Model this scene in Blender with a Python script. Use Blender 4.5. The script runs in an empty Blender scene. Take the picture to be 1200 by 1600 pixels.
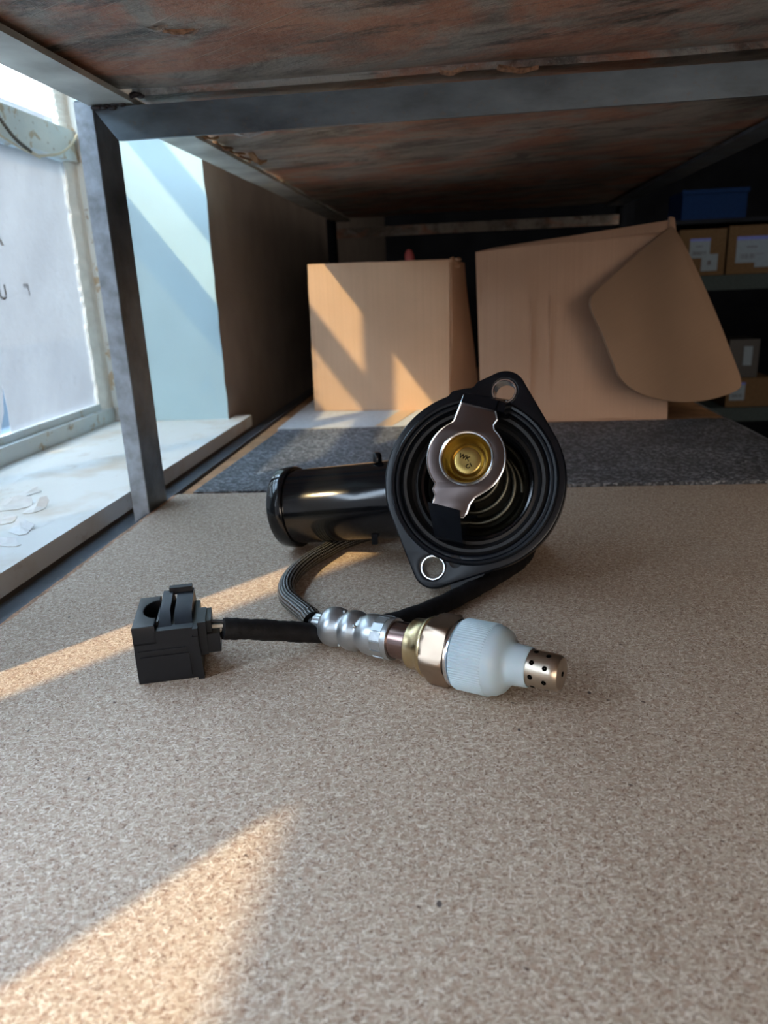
import bpy, bmesh, math, random
from math import sin, cos, pi, radians, hypot
from mathutils import Vector, Matrix
random.seed(7)
S = 0.001                                   # everything below is written in millimetres
COL = bpy.context.scene.collection
scene = bpy.context.scene

# ------------------------------------------------------------------ camera
PITCH, YAW, ROLL = 0.29830256, 0.11234417, -0.04294717
fw = Vector((-sin(YAW)*cos(PITCH), cos(YAW)*cos(PITCH), -sin(PITCH)))
rt = Vector((cos(YAW), sin(YAW), 0)); up = rt.cross(fw)
R_ = rt*cos(ROLL)+up*sin(ROLL); U_ = -rt*sin(ROLL)+up*cos(ROLL)
cd = bpy.data.cameras.new('camera'); cam = bpy.data.objects.new('camera', cd); COL.objects.link(cam)
cam.matrix_world = Matrix(((R_.x, U_.x, -fw.x, 0), (R_.y, U_.y, -fw.y, 0), (R_.z, U_.z, -fw.z, 135*S), (0, 0, 0, 1)))
cd.sensor_fit = 'HORIZONTAL'; cd.sensor_width = 36.0; cd.lens = 1150/1200*36.0
cd.clip_start = 0.005; cd.clip_end = 100
cd.dof.use_dof = True; cd.dof.focus_distance = 0.285; cd.dof.aperture_fstop = 24
scene.camera = cam

# ------------------------------------------------------------------ sky, sun, exposure
w = bpy.data.worlds.new('sky'); scene.world = w; w.use_nodes = True
nt = w.node_tree; nt.nodes.clear()
tc = nt.nodes.new('ShaderNodeTexCoord'); sp = nt.nodes.new('ShaderNodeSeparateXYZ')
rp = nt.nodes.new('ShaderNodeValToRGB'); bg = nt.nodes.new('ShaderNodeBackground'); wo = nt.nodes.new('ShaderNodeOutputWorld')
mr = nt.nodes.new('ShaderNodeMapRange'); mr.inputs['From Min'].default_value = -1
nt.links.new(tc.outputs['Generated'], sp.inputs[0]); nt.links.new(sp.outputs['Z'], mr.inputs['Value'])
nt.links.new(mr.outputs[0], rp.inputs[0]); nt.links.new(rp.outputs[0], bg.inputs[0]); nt.links.new(bg.outputs[0], wo.inputs[0])
e = rp.color_ramp.elements
e[0].position = 0.0; e[0].color = (.10, .12, .13, 1)
e[1].position = 1.0; e[1].color = (.50, .70, 1.0, 1)
for p_, c_ in ((.46, (.14, .19, .23, 1)), (.50, (.42, .50, .58, 1)), (.53, (.85, .93, 1.0, 1)), (.72, (.66, .82, 1.0, 1))):
    k = e.new(p_); k.color = c_
bg.inputs['Strength'].default_value = 7.0
SUN_DIR = Vector((.8, 1.0, -1.067)).normalized()
sl = bpy.data.lights.new('sun', 'SUN'); sl.energy = 2.6; sl.angle = radians(0.9); sl.color = (1.0, .74, .38)
so = bpy.data.objects.new('sun', sl); COL.objects.link(so); so.rotation_euler = SUN_DIR.to_track_quat('-Z', 'Y').to_euler()
so.location = (-2, -2, 3)
# added fill light behind the camera, no real source there
al = bpy.data.lights.new('fill_light', 'AREA'); al.shape = 'RECTANGLE'; al.size = 1.3; al.size_y = 1.5
al.energy = 8; al.spread = radians(110); al.color = (1.0, .84, .70)
ao = bpy.data.objects.new('fill_light', al); COL.objects.link(ao); ao.location = (.25, -1.35, .55)
ao.rotation_euler = Vector((-.15, 1, -.45)).to_track_quat('-Z', 'Z').to_euler()
scene.view_settings.view_transform = 'Standard'; scene.view_settings.look = 'None'
scene.view_settings.gamma = 1; scene.view_settings.use_curve_mapping = False
scene.view_settings.exposure = 0.95

# ------------------------------------------------------------------ helpers
def tag(o, label=None, cat=None, group=None, kind=None):
    for k_, v_ in (('label', label), ('category', cat), ('group', group), ('kind', kind)):
        if v_: o[k_] = v_
    return o
def empty(name, loc, label=None, cat=None, group=None, kind=None):
    o = bpy.data.objects.new(name, None); COL.objects.link(o); o.location = Vector(loc)*S
    o.empty_display_size = .02
    return tag(o, label, cat, group, kind)
def put(o, parent):
    """child keeps its world placement"""
    if parent is not None:
        o.parent = parent
        M = Matrix.Identity(4); q = parent
        while q is not None:
            M = q.matrix_basis @ M if q.parent is None else q.matrix_parent_inverse @ q.matrix_basis @ M
            q = q.parent
        o.matrix_parent_inverse = M.inverted()
def link_mesh(name, me, m, parent=None, smooth=False, frame=None):
    o = bpy.data.objects.new(name, me); COL.objects.link(o)
    if m is not None and not me.materials: me.materials.append(m)
    if smooth:
        me.polygons.foreach_set('use_smooth', [True]*len(me.polygons)); me.set_sharp_from_angle(angle=radians(38))
    if frame is not None: o.matrix_basis = frame
    put(o, parent)
    return o
def obj(name, bm, m, parent=None, smooth=False, bevel=0, frame=None, seg=2):
    if bevel:
        es = [e_ for e_ in bm.edges if len(e_.link_faces) == 2 and e_.calc_face_angle(0) > radians(40)]
        bmesh.ops.bevel(bm, geom=es, offset=bevel*S, segments=seg, affect='EDGES', clamp_overlap=True)
    bmesh.ops.recalc_face_normals(bm, faces=bm.faces)
    me = bpy.data.meshes.new(name); bm.to_mesh(me); bm.free()
    return link_mesh(name, me, m, parent, smooth or bool(bevel), frame)
def bx(bm, x0, x1, y0, y1, z0, z1):
    v = [bm.verts.new(Vector(p)*S) for p in ((x0,y0,z0),(x1,y0,z0),(x1,y1,z0),(x0,y1,z0),(x0,y0,z1),(x1,y0,z1),(x1,y1,z1),(x0,y1,z1))]
    for f in ((0,3,2,1),(4,5,6,7),(0,1,5,4),(1,2,6,5),(2,3,7,6),(3,0,4,7)): bm.faces.new([v[i] for i in f])
    return bm
def box(name, dims, m, parent=None, bevel=0, frame=None):
    return obj(name, bx(bmesh.new(), *dims), m, parent, bevel=bevel, frame=frame)
def hexa(bm, pts):
    """8 corner points: bottom 4 then top 4"""
    v = [bm.verts.new(Vector(p)*S) for p in pts]
    for f in ((0,3,2,1),(4,5,6,7),(0,1,5,4),(1,2,6,5),(2,3,7,6),(3,0,4,7)): bm.faces.new([v[i] for i in f])
    return bm
def lathe(bm, prof, seg=64, rfun=None):
    """profile of (axial, radius) around local Z"""
    rings = []
    for a, r in prof:
        rings.append([bm.verts.new(Vector(((r if not rfun else rfun(r, a, k, seg))*cos(2*pi*k/seg), (r if not rfun else rfun(r, a, k, seg))*sin(2*pi*k/seg), a))*S) for k in range(seg)])
    for A, B in zip(rings, rings[1:]):
        for k in range(seg):
            bm.faces.new((A[k], A[(k+1) % seg], B[(k+1) % seg], B[k]))
    return rings
def lathe_obj(name, prof, m, parent=None, frame=None, seg=64, cap0=False, cap1=False, rfun=None):
    bm = bmesh.new(); r = lathe(bm, prof, seg, rfun)
    if cap0: bm.faces.new(r[0])
    if cap1: bm.faces.new(r[-1])
    return obj(name, bm, m, parent, True, frame=frame)
def smooth_path(pts, n=10):
    P = [Vector(p) for p in pts]; P = [P[0]*2-P[1]]+P+[P[-1]*2-P[-2]]; out = []
    for i in range(1, len(P)-2):
        a, b, c, d = P[i-1:i+3]
        for k in range(n):
            t = k/n
            out.append(.5*((2*b)+(-a+c)*t+(2*a-5*b+4*c-d)*t*t+(-a+3*b-3*c+d)*t**3))
    out.append(P[-2]); return out
def tube(bm, path, r, seg=16, flat=1.0, rf=None, cap=True):
    uvl = bm.loops.layers.uv.verify(); rings = []; L = 0; Ls = []
    for i, p in enumerate(path):
        d = (path[min(i+1, len(path)-1)]-path[max(i-1, 0)]).normalized()
        ref = Vector((0, 0, 1)) if abs(d.z) < .9 else Vector((1, 0, 0))
        s = d.cross(ref).normalized(); t = s.cross(d)
        if i: L += (p-path[i-1]).length
        Ls.append(L); rr = r if rf is None else rf(L)
        rings.append([bm.verts.new((p+s*rr*cos(2*pi*k/seg)+t*rr*flat*sin(2*pi*k/seg))*S) for k in range(seg)])
    for j in range(len(rings)-1):
        A, B = rings[j], rings[j+1]
        for k in range(seg):
            f = bm.faces.new((A[k], A[(k+1) % seg], B[(k+1) % seg], B[k]))
            for lp, uv in zip(f.loops, ((Ls[j], k/seg), (Ls[j], (k+1)/seg), (Ls[j+1], (k+1)/seg), (Ls[j+1], k/seg))): lp[uvl].uv = uv
    if cap: bm.faces.new(rings[0]); bm.faces.new(rings[-1])
    return bm
def plate(name, loops, t, m, parent=None, frame=None, bevel=.6, res=3):
    """flat plate from closed outlines (first outer, then holes), thickness t centred on local z=0"""
    cu = bpy.data.curves.new(name, 'CURVE'); cu.dimensions = '2D'; cu.fill_mode = 'BOTH'
    cu.extrude = max(t/2-bevel, .01)*S; cu.bevel_depth = bevel*S; cu.bevel_resolution = res; cu.offset = -bevel*S
    for lp in loops:
        s = cu.splines.new('POLY'); s.points.add(len(lp)-1); s.use_cyclic_u = True
        for q, (x, y) in zip(s.points, lp): q.co = (x*S, y*S, 0, 1)
    tmp = bpy.data.objects.new('tmp', cu); COL.objects.link(tmp)
    me = bpy.data.meshes.new_from_object(tmp.evaluated_get(bpy.context.evaluated_depsgraph_get()))
    bpy.data.objects.remove(tmp); me.name = name; me.materials.clear()
    bm = bmesh.new(); bm.from_mesh(me); bmesh.ops.remove_doubles(bm, verts=bm.verts, dist=1e-6); bm.to_mesh(me); bm.free()
    return link_mesh(name, me, m, parent, True, frame)
def text_mesh(name, s, size, m, parent=None, frame=None, depth=.1, bold=0):
    cu = bpy.data.curves.new(name, 'FONT'); cu.body = s; cu.size = size*S; cu.extrude = depth*S; cu.offset = bold*S
    cu.align_x = 'CENTER'; cu.align_y = 'CENTER'
    tmp = bpy.data.objects.new('tmp', cu); COL.objects.link(tmp)
    me = bpy.data.meshes.new_from_object(tmp.evaluated_get(bpy.context.evaluated_depsgraph_get()))
    bpy.data.objects.remove(tmp); me.materials.clear()
    return link_mesh(name, me, m, parent, False, frame)
def circ(cx, cy, r, n=48): return [(cx+r*cos(2*pi*k/n), cy+r*sin(2*pi*k/n)) for k in range(n)]
def hull(pts):
    pts = sorted(set(pts))
    def half(P):
        h = []
        for p in P:
            while len(h) > 1 and (h[-1][0]-h[-2][0])*(p[1]-h[-2][1])-(h[-1][1]-h[-2][1])*(p[0]-h[-2][0]) <= 0: h.pop()
            h.append(p)
        return h
    a = half(pts); b = half(pts[::-1]); return a[:-1]+b[:-1]
def frame_of(o, x, y, z):
    return Matrix(((x[0], y[0], z[0], o[0]*S), (x[1], y[1], z[1], o[1]*S), (x[2], y[2], z[2], o[2]*S), (0, 0, 0, 1)))
def axis_frame(o, d):
    z = Vector(d).normalized(); x = Vector((0, 0, 1)).cross(z)
    x = x.normalized() if x.length > .01 else Vector((1, 0, 0))
    return frame_of(o, x, z.cross(x), z)

# ------------------------------------------------------------------ materials
class G:
    def __init__(s, name):
        s.m = bpy.data.materials.new(name); s.m.use_nodes = True; s.t = s.m.node_tree; s.n = s.t.nodes
        s.b = s.n['Principled BSDF']; s.co = None
    def new(s, k, **kw):
        x = s.n.new('ShaderNode'+k)
        for a, v in kw.items(): setattr(x, a, v)
        return x
    def l(s, a, b): s.t.links.new(a, b)
    def coord(s):
        if s.co is None:
            c = s.new('TexCoord'); v = s.new('VectorMath', operation='SCALE'); v.inputs['Scale'].default_value = 1000
            s.l(c.outputs['Object'], v.inputs[0]); s.co = v.outputs[0]
        return s.co
    def map(s, scale=(1, 1, 1), rot=(0, 0, 0), loc=(0, 0, 0), src=None):
        r = s.new('Mapping'); r.inputs['Location'].default_value = loc; r.inputs['Rotation'].default_value = rot
        q = s.new('Mapping'); q.inputs['Scale'].default_value = scale
        s.l(src or s.coord(), r.inputs[0]); s.l(r.outputs[0], q.inputs[0]); return q.outputs[0]
    def noise(s, sc, det=2, rough=.5, vec=None, dist=0):
        x = s.new('TexNoise'); x.inputs['Scale'].default_value = sc; x.inputs['Detail'].default_value = det
        x.inputs['Roughness'].default_value = rough; x.inputs['Distortion'].default_value = dist
        s.l(vec or s.coord(), x.inputs['Vector']); return x.outputs['Fac']
    def rng(s, v, a, b, c=0, d=1):
        x = s.new('MapRange'); s.l(v, x.inputs[0])
        for i, q in enumerate((a, b, c, d)): x.inputs[i+1].default_value = q
        return x.outputs[0]
    def math(s, op, a, b=0):
        x = s.new('Math', operation=op)
        for i, q in enumerate((a, b)):
            if isinstance(q, (int, float)): x.inputs[i].default_value = q
            else: s.l(q, x.inputs[i])
        return x.outputs[0]
    def mix(s, f, a, b, mode='MIX'):
        x = s.new('Mix', data_type='RGBA', blend_type=mode)
        for i, q in ((0, f), (6, a), (7, b)):
            if isinstance(q, (int, float)): x.inputs[i].default_value = q
            elif isinstance(q, tuple): x.inputs[i].default_value = (*q[:3], 1)
            else: s.l(q, x.inputs[i])
        return x.outputs[2]
    def bump(s, h, st=.3, dist=.0005):
        x = s.new('Bump'); x.inputs['Strength'].default_value = st; x.inputs['Distance'].default_value = dist
        s.l(h, x.inputs['Height']); s.l(x.outputs[0], s.b.inputs['Normal'])
    def out(s, col=None, rough=.5, metal=0, **kw):
        for k_, v_ in (('Base Color', col), ('Roughness', rough), ('Metallic', metal), *kw.items()):
            k_ = k_.replace('_', ' ')
            if v_ is None: continue
            if isinstance(v_, (int, float)): s.b.inputs[k_].default_value = v_
            elif isinstance(v_, tuple): s.b.inputs[k_].default_value = (*v_[:3], 1)
            else: s.l(v_, s.b.inputs[k_])
        return s.m

def simple(name, c, rough=.5, metal=0, var=.12, sc=.2, bump=.1, det=3, **kw):
    g = G(name); n = g.noise(sc, det)
    c2 = tuple(x*(1-var) for x in c); c3 = tuple(min(1, x*(1+var)) for x in c)
    if bump: g.bump(g.noise(sc*6, 2), bump, .0003)
    return g.out(g.mix(g.rng(n, .3, .7), c2, c3), rough, metal, **kw)

def mat_mdf():
    g = G('mdf'); base = g.mix(g.rng(g.noise(.02, 4), .35, .65), (.41, .32, .235), (.48, .385, .29))
    base = g.mix(g.rng(g.noise(.35, 4, .65), .4, .62, 0, .8), base, (.38, .255, .18))
    base = g.mix(g.rng(g.noise(.6, 4, .7, g.map(loc=(50, 20, 0))), .5, .66, 0, .8), base, (.66, .57, .46))
    base = g.mix(g.rng(g.noise(.75, 3, .7, g.map(loc=(9, 320, 0))), .58, .68, 0, .75), base, (.22, .125, .08))
    hs = None
    for i, a in enumerate((.2, .95, 1.7, 2.45, 2.9)):
        f = g.rng(g.noise(1, 1, .4, g.map((.34, 1.7, .3), (0, 0, a), (i*37.3, i*11, 0)), .35), .64, .71)
        base = g.mix(g.math('MULTIPLY', f, .62), base, (.80, .72, .61))
        f2 = g.rng(g.noise(1, 1, .4, g.map((.5, 1.9, .3), (0, 0, a+.4), (i*17.3+400, i*31, 0)), .35), .65, .71)
        base = g.mix(g.math('MULTIPLY', f2, .8), base, (.15, .075, .045))
        hs = f if hs is None else g.math('MAXIMUM', hs, f)
    for q, (sc, th, cc) in enumerate(((.11, .085, (.06, .03, .022)), (.045, .05, (.03, .025, .03)))):
        v = g.new('TexVoronoi'); v.inputs['Scale'].default_value = sc
        g.l(g.map((1, 1.7, 1), (0, 0, .5+q)), v.inputs['Vector'])
        sp_ = g.new('SeparateColor'); g.l(v.outputs['Color'], sp_.inputs[0])
        dot = g.math('LESS_THAN', v.outputs['Distance'], g.rng(sp_.outputs[0], .3, 1, .005, th))
        base = g.mix(g.math('MULTIPLY', dot, .85), base, cc)
    base = g.mix(g.rng(g.noise(.006, 3, .5, g.map(loc=(90, 30, 0))), .56, .7, 0, .3), base, (.26, .19, .14))
    g.bump(g.math('ADD', g.math('MULTIPLY', hs, .5), g.noise(1.2, 4, .7)), .35, .0004)
    return g.out(base, .72, 0)
def mat_old_board():
    g = G('old_painted_board')
    a = g.map((.55, 1, 1), (0, 0, .45))
    n1 = g.noise(.022, 7, .68, a, 1.4); n2 = g.noise(.013, 6, .66, g.map((.6, 1, 1), (0, 0, .3), (310, 50, 0)), .8)
    c = g.mix(g.rng(n1, .40, .56), (.14, .115, .095), (.44, .40, .35))
    c = g.mix(g.rng(n2, .46, .56, 0, .95), c, g.mix(g.rng(n1, .35, .6), (.34, .13, .075), (.55, .26, .16)))
    c = g.mix(g.rng(g.noise(.03, 6, .75, g.map((.3, 1, 1), (0, 0, .3), (70, 9, 0))), .56, .66), c, (.05, .045, .04))
    c = g.mix(g.rng(g.noise(.018, 6, .75, g.map((.6, 1, 1), (0, 0, .3), (170, 99, 0))), .56, .70, 0, .7), c, (.17, .20, .19))
    scr = g.rng(g.noise(1, 2, .5, g.map((.03, .9, 1), (0, 0, .6)), .3), .62, .70)
    c = g.mix(g.math('MULTIPLY', scr, .5), c, (.60, .54, .46))
    scr2 = g.rng(g.noise(1, 3, .6, g.map((.02, .35, 1), (0, 0, .15), (50, 70, 0)), .5), .60, .68)
    c = g.mix(g.math('MULTIPLY', scr2, .5), c, (.045, .038, .035))
    c = g.mix(g.rng(g.noise(.4, 4, .7), .50, .75, 0, .45), c, (.55, .48, .40))
    g.bump(g.math('ADD', n1, g.math('ADD', scr, g.noise(.25, 4, .7))), .6, .0015)
    return g.out(c, .42, 0)
def mat_steel(name='dark_steel', c=(.17, .215, .26), rough=.42, metal=.75):
    g = G(name); n = g.noise(.035, 5, .6, g.map((.4, 1, 1))); n2 = g.noise(.3, 4, .7)
    col = g.mix(g.rng(n, .35, .7), tuple(x*.6 for x in c), tuple(x*1.6 for x in c))
    col = g.mix(g.rng(n2, .58, .75, 0, .6), col, (.24, .20, .17))
    g.bump(n2, .2, .0003)
    return g.out(col, g.rng(n, .3, .7, rough*.8, rough*1.25), metal)
def mat_foam():
    g = G('foam_mat'); v = g.new('TexVoronoi'); v.inputs['Scale'].default_value = .55; g.l(g.coord(), v.inputs['Vector'])
    s_ = g.new('SeparateColor'); g.l(v.outputs['Color'], s_.inputs[0])
    c = g.mix(g.rng(s_.outputs[0], .45, 1), (.06, .068, .08), (.36, .385, .42))
    c = g.mix(g.rng(g.noise(.02, 4), .4, .7, 0, .5), c, (.03, .03, .036))
    g.bump(g.math('ADD', v.outputs['Distance'], g.noise(.8, 3)), .9, .0012)
    return g.out(c, .6, 0)
def mat_card(name, c, fl=.9):
    g = G(name)
    st = g.noise(1, 1, .5, g.map((.55, .0, .004), (0, 0, 0)), 0)
    col = g.mix(g.rng(st, .3, .7, 0, .5), c, tuple(x*.86 for x in c))
    col = g.mix(g.rng(g.noise(.02, 4), .35, .7, 0, .55), col, tuple(x*.84 for x in c))
    col = g.mix(g.rng(g.noise(1.5, 2), .55, .8, 0, .35), col, tuple(x*.65 for x in c))
    g.bump(g.math('ADD', st, g.math('MULTIPLY', g.noise(.02, 2), 4)), .35, .0006)
    return g.out(col, .75, 0)
def mat_old_paint():
    g = G('old_window_paint'); n = g.noise(.045, 6, .7, g.map(loc=(40, 0, 0)), .5)
    c = g.mix(g.rng(g.noise(.02, 3), .3, .7), (.72, .76, .74), (.60, .68, .70))
    c = g.mix(g.rng(n, .57, .60), c, (.50, .42, .30)); c = g.mix(g.rng(g.noise(.12, 5, .7), .63, .68, 0, .8), c, (.26, .20, .15))
    g.bump(g.math('ADD', g.rng(n, .56, .61), g.noise(.3, 3)), .5, .0008)
    return g.out(c, .5)
def mat_sill():
    g = G('sill_paint'); c = g.mix(g.rng(g.noise(.015, 4, .6), .5, .72, 0, .8), (.80, .82, .80), (.62, .52, .40))
    c = g.mix(g.rng(g.noise(.05, 6, .7, g.map((1, .5, 1))), .6, .7, 0, .5), c, (.45, .36, .28))
    g.bump(g.noise(.08, 5, .6), .3, .001)
    return g.out(c, .55)
def mat_sheet(name='milky_foil', clear=.42):
    """thin milky plastic foil on the panes: scatters most daylight and lets some straight through"""
    g = G(name); n = g.noise(.02, 5, .6, g.map((1, 1, .5), (.5, 0, 0)))
    col = g.mix(g.rng(n, .35, .7), (.47, .44, .435), (.56, .53, .52))
    col = g.mix(g.rng(g.noise(.05, 5, .7), .62, .72, 0, .35), col, (.38, .35, .35))
    bp = g.new('Bump'); bp.inputs['Strength'].default_value = .5; bp.inputs['Distance'].default_value = .003
    g.l(g.math('ADD', n, g.noise(.12, 4, .7)), bp.inputs['Height'])
    d = g.new('BsdfDiffuse'); t = g.new('BsdfTranslucent'); tr = g.new('BsdfTransparent')
    for x in (d, t): g.l(col, x.inputs['Color']); g.l(bp.outputs[0], x.inputs['Normal'])
    m1 = g.new('MixShader'); m1.inputs[0].default_value = .45; g.l(d.outputs[0], m1.inputs[1]); g.l(t.outputs[0], m1.inputs[2])
    m2 = g.new('MixShader'); m2.inputs[0].default_value = clear; g.l(m1.outputs[0], m2.inputs[1]); g.l(tr.outputs[0], m2.inputs[2])
    g.l(m2.outputs[0], g.n['Material Output'].inputs[0]); return g.m
def mat_braid():
    g = G('braided_sleeve'); c = g.new('TexCoord'); s_ = g.new('SeparateXYZ'); g.l(c.outputs['UV'], s_.inputs[0])
    u, v = s_.outputs[0], g.math('MULTIPLY', s_.outputs[1], 2*pi*9)
    a = g.math('SINE', g.math('ADD', g.math('MULTIPLY', u, 2.2), v)); b = g.math('SINE', g.math('SUBTRACT', g.math('MULTIPLY', u, 2.2), v))
    h = g.math('MULTIPLY', a, b)
    col = g.mix(g.rng(h, .0, .6), (.008, .009, .011), (.40, .40, .39))
    g.bump(h, .6, .0005)
    return g.out(col, .26, .6)

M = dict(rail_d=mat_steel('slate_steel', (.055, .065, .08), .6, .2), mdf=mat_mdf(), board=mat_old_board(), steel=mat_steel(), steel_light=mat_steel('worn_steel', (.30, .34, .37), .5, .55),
    foam=mat_foam(), card=mat_card('cardboard', (.66, .42, .27)), card_r=mat_card('cardboard_brown', (.60, .385, .265)), card_d=mat_card('cardboard_shaded', (.36, .235, .155)),
    sheetboard=simple('grey_card_sheet', (.55, .56, .57), .7), frame=mat_old_paint(), sill=mat_sill(), foil=mat_sheet(), braid=mat_braid(),
    blue=simple('light_blue_wall_paint', (.44, .63, .72), .7, var=.06, sc=.01, bump=.12),
    wall=simple('shaded_wall_beige', (.30, .26, .235), .8, var=.12, sc=.02), dark=simple('background_dark', (.010, .012, .016), .95, var=.3, sc=.01, Specular_IOR_Level=.03),
    floor=simple('concrete', (.16, .155, .15), .85, var=.2, sc=.01), black=simple('black_plastic', (.004, .006, .010), .26, var=.2, sc=.1, bump=.05, Specular_IOR_Level=.3),
    pipe=simple('glossy_black_plastic', (.004, .005, .007), .12, var=.15, sc=.06, bump=.02), conn=simple('satin_black_plastic', (.005, .007, .011), .4, var=.15, bump=.05, Specular_IOR_Level=.35),
    rubber=simple('black_rubber', (.005, .006, .008), .5, bump=.1), sleeve=simple('black_cable_sleeve', (.006, .006, .007), .6, var=.4, sc=.4, bump=.4, Specular_IOR_Level=.25),
    chrome=simple('stamped_steel', (.125, .10, .095), .25, 1, var=.06, sc=.05, bump=.04), shiny=simple('bright_steel', (.68, .70, .72), .2, 1, var=.08, sc=.3, bump=.03),
    alu=simple('matte_crimped_steel', (.42, .44, .45), .33, .9, var=.14, sc=.15, bump=.12), brass=simple('brass', (.42, .30, .10), .26, 1, var=.15, sc=.12, bump=.05),
    hexm=simple('bronze_steel', (.36, .27, .20), .36, 1, var=.12, sc=.1, bump=.06), brown=simple('heat_tinted_steel', (.24, .16, .14), .22, 1, var=.1, bump=.02),
    gold=simple('yellow_zinc', (.56, .44, .25), .27, 1, var=.15, sc=.15, bump=.05), tip=simple('nickel', (.50, .42, .33), .33, 1, var=.1, sc=.3, bump=.06),
    cap=simple('white_nylon', (.43, .54, .60), .35, var=.03, sc=.1, bump=.02, Subsurface_Weight=.15, Subsurface_Scale=.003), hole=simple('hole_black', (.002, .002, .002), .9, Specular_IOR_Level=0),
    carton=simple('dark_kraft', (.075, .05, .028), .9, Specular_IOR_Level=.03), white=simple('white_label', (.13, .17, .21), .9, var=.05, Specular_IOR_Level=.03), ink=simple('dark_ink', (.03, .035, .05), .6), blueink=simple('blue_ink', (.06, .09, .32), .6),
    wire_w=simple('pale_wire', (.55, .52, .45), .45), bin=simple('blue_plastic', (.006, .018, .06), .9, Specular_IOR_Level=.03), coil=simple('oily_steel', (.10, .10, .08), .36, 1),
    edge=simple('raw_board_edge', (.36, .20, .12), .8, var=.5, sc=.5, bump=.5), wood=simple('raw_wood', (.36, .20, .10), .7, var=.3, sc=.05, bump=.2),
    tape=simple('brown_tape', (.62, .42, .26), .4, var=.05), pink=simple('pink_rubber', (.55, .12, .12), .5), cord=simple('cream_cord', (.62, .56, .42), .8, var=.2, sc=1, bump=.5),
    chain=simple('dark_chain', (.10, .10, .09), .4, .5), putty=simple('white_putty', (.86, .88, .84), .7, var=.08, sc=.1, bump=.5, det=5), flake=simple('white_flake', (.84, .86, .86), .6, var=.06),
    post_l=simple('worn_lit_steel', (.47, .54, .62), .45, .35, var=.25, sc=.15, bump=.2, det=5), rail_l=simple('sill_lit_steel', (.62, .65, .62), .5, .3, var=.3, sc=.03, bump=.2, det=5), shelf=simple('dim_grey_steel', (.030, .042, .045), .8, 0, Specular_IOR_Level=.05), weld=simple('weld_gap_dark', (.05, .045, .05), .35, .6, var=.5, sc=.2, bump=.6))

# ------------------------------------------------------------------ the room
def st(o): return tag(o, kind='structure')
wl = bmesh.new()
XO, XI = -400, -250                                   # outer and inner wall faces
for d in ((XO, XI, -1500, 2600, -900, -8), (XO, XI, -1500, 2600, 700, 1600),
          (XO, XI, 142, 200, -8, 700), (XO, XI, -86, -78, -8, 700), (XO, XI, -900, -420, -8, 700), (XO, XI, -1500, -1300, -8, 700),
          (XO, XI, -420, -77, 467, 700)): bx(wl, *d)  # unseen piers and opening heads, added and spaced to shape the sun patches
wall_left = st(obj('wall_left', wl, M['wall']))
wr = bmesh.new(); bx(wr, -372, XI, 765.2, 2600, -8, 700); bx(wr, XO, -372, 790, 2600, -8, 700)
o = st(obj('wall_left', wr, M['wall']))  # beige tone puts shade and warm box bounce into the wall colour
# painted window reveal (its plaster edge slightly uneven)
bm = bmesh.new(); n = 40; a = []; b = []
for i in range(n+1):
    z = -7+707*i/n; j = random.uniform(-1, 1)
    a.append(bm.verts.new(Vector((-371.8, 765, z))*S)); b.append(bm.verts.new(Vector((-249.4+j*.9, 765-.4, z))*S))
for i in range(n): bm.faces.new((a[i], b[i], b[i+1], a[i+1]))
st(obj('trim_1', bm, M['blue']))
st(box('floor', (-400, 2200, -1600, 2700, -950, -900), M['floor']))
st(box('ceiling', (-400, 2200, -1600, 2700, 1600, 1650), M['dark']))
# added wall that dims the view through the panes, and the yard
st(box('backdrop_outside', (-4300, -4100, -9000, 14000, -900, 1900), simple('backdrop_grey', (.10, .10, .103), .9, var=.08, sc=.004)))
st(box('ground', (-4100, -401, -9000, 14000, -960, -900), simple('yard_paving', (.09, .12, .15), .9, var=.2, sc=.01)))
st(box('backdrop_outside', (-3950, -3900, -9000, 14000, -900, -250), simple('backdrop_dark_blue', (.02, .04, .06), .8)))  # added dark strip that darkens the view through the torn foil
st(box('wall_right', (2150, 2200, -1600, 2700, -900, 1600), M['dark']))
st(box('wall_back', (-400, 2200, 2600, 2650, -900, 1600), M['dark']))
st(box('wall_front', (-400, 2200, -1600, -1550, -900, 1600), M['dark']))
# window sill board with horn past the reveal
st(obj('trim_2', bx(bmesh.new(), -400, -231, 200, 764.4, -7, 5), M['sill'], bevel=1.2))
st(box('trim_3', (-249, -231, 764.4, 787, -7, 5), M['sill'], bevel=.8))

# window
win = empty('window_1', (-380, 480, 5), kind='structure')
def wbox(name, *d, m='frame', bev=1.0): return box(name, d, M[m], win, bevel=bev)
wbox('bottom_rail', -398, -378, 202, 768, 5.3, 20, bev=2.5)
wbox('stile', -398, -373, 770, 789.5, 5.3, 699, bev=1.5)
wbox('stile', -398, -376, 203, 232, 5.3, 699)
wbox('transom', -396, -376, 232, 770, 264, 292, bev=2.5)
wbox('glazing_bar', -396, -380, 232, 770, 376, 403, bev=2)
wbox('bottom_bead', -389, -384, 232, 761, 20, 27, bev=1.5)
wbox('mullion', -397, -378, 447, 470, 5.3, 699)
wbox('top_rail', -398, -376, 203, 789, 670, 699)
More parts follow.
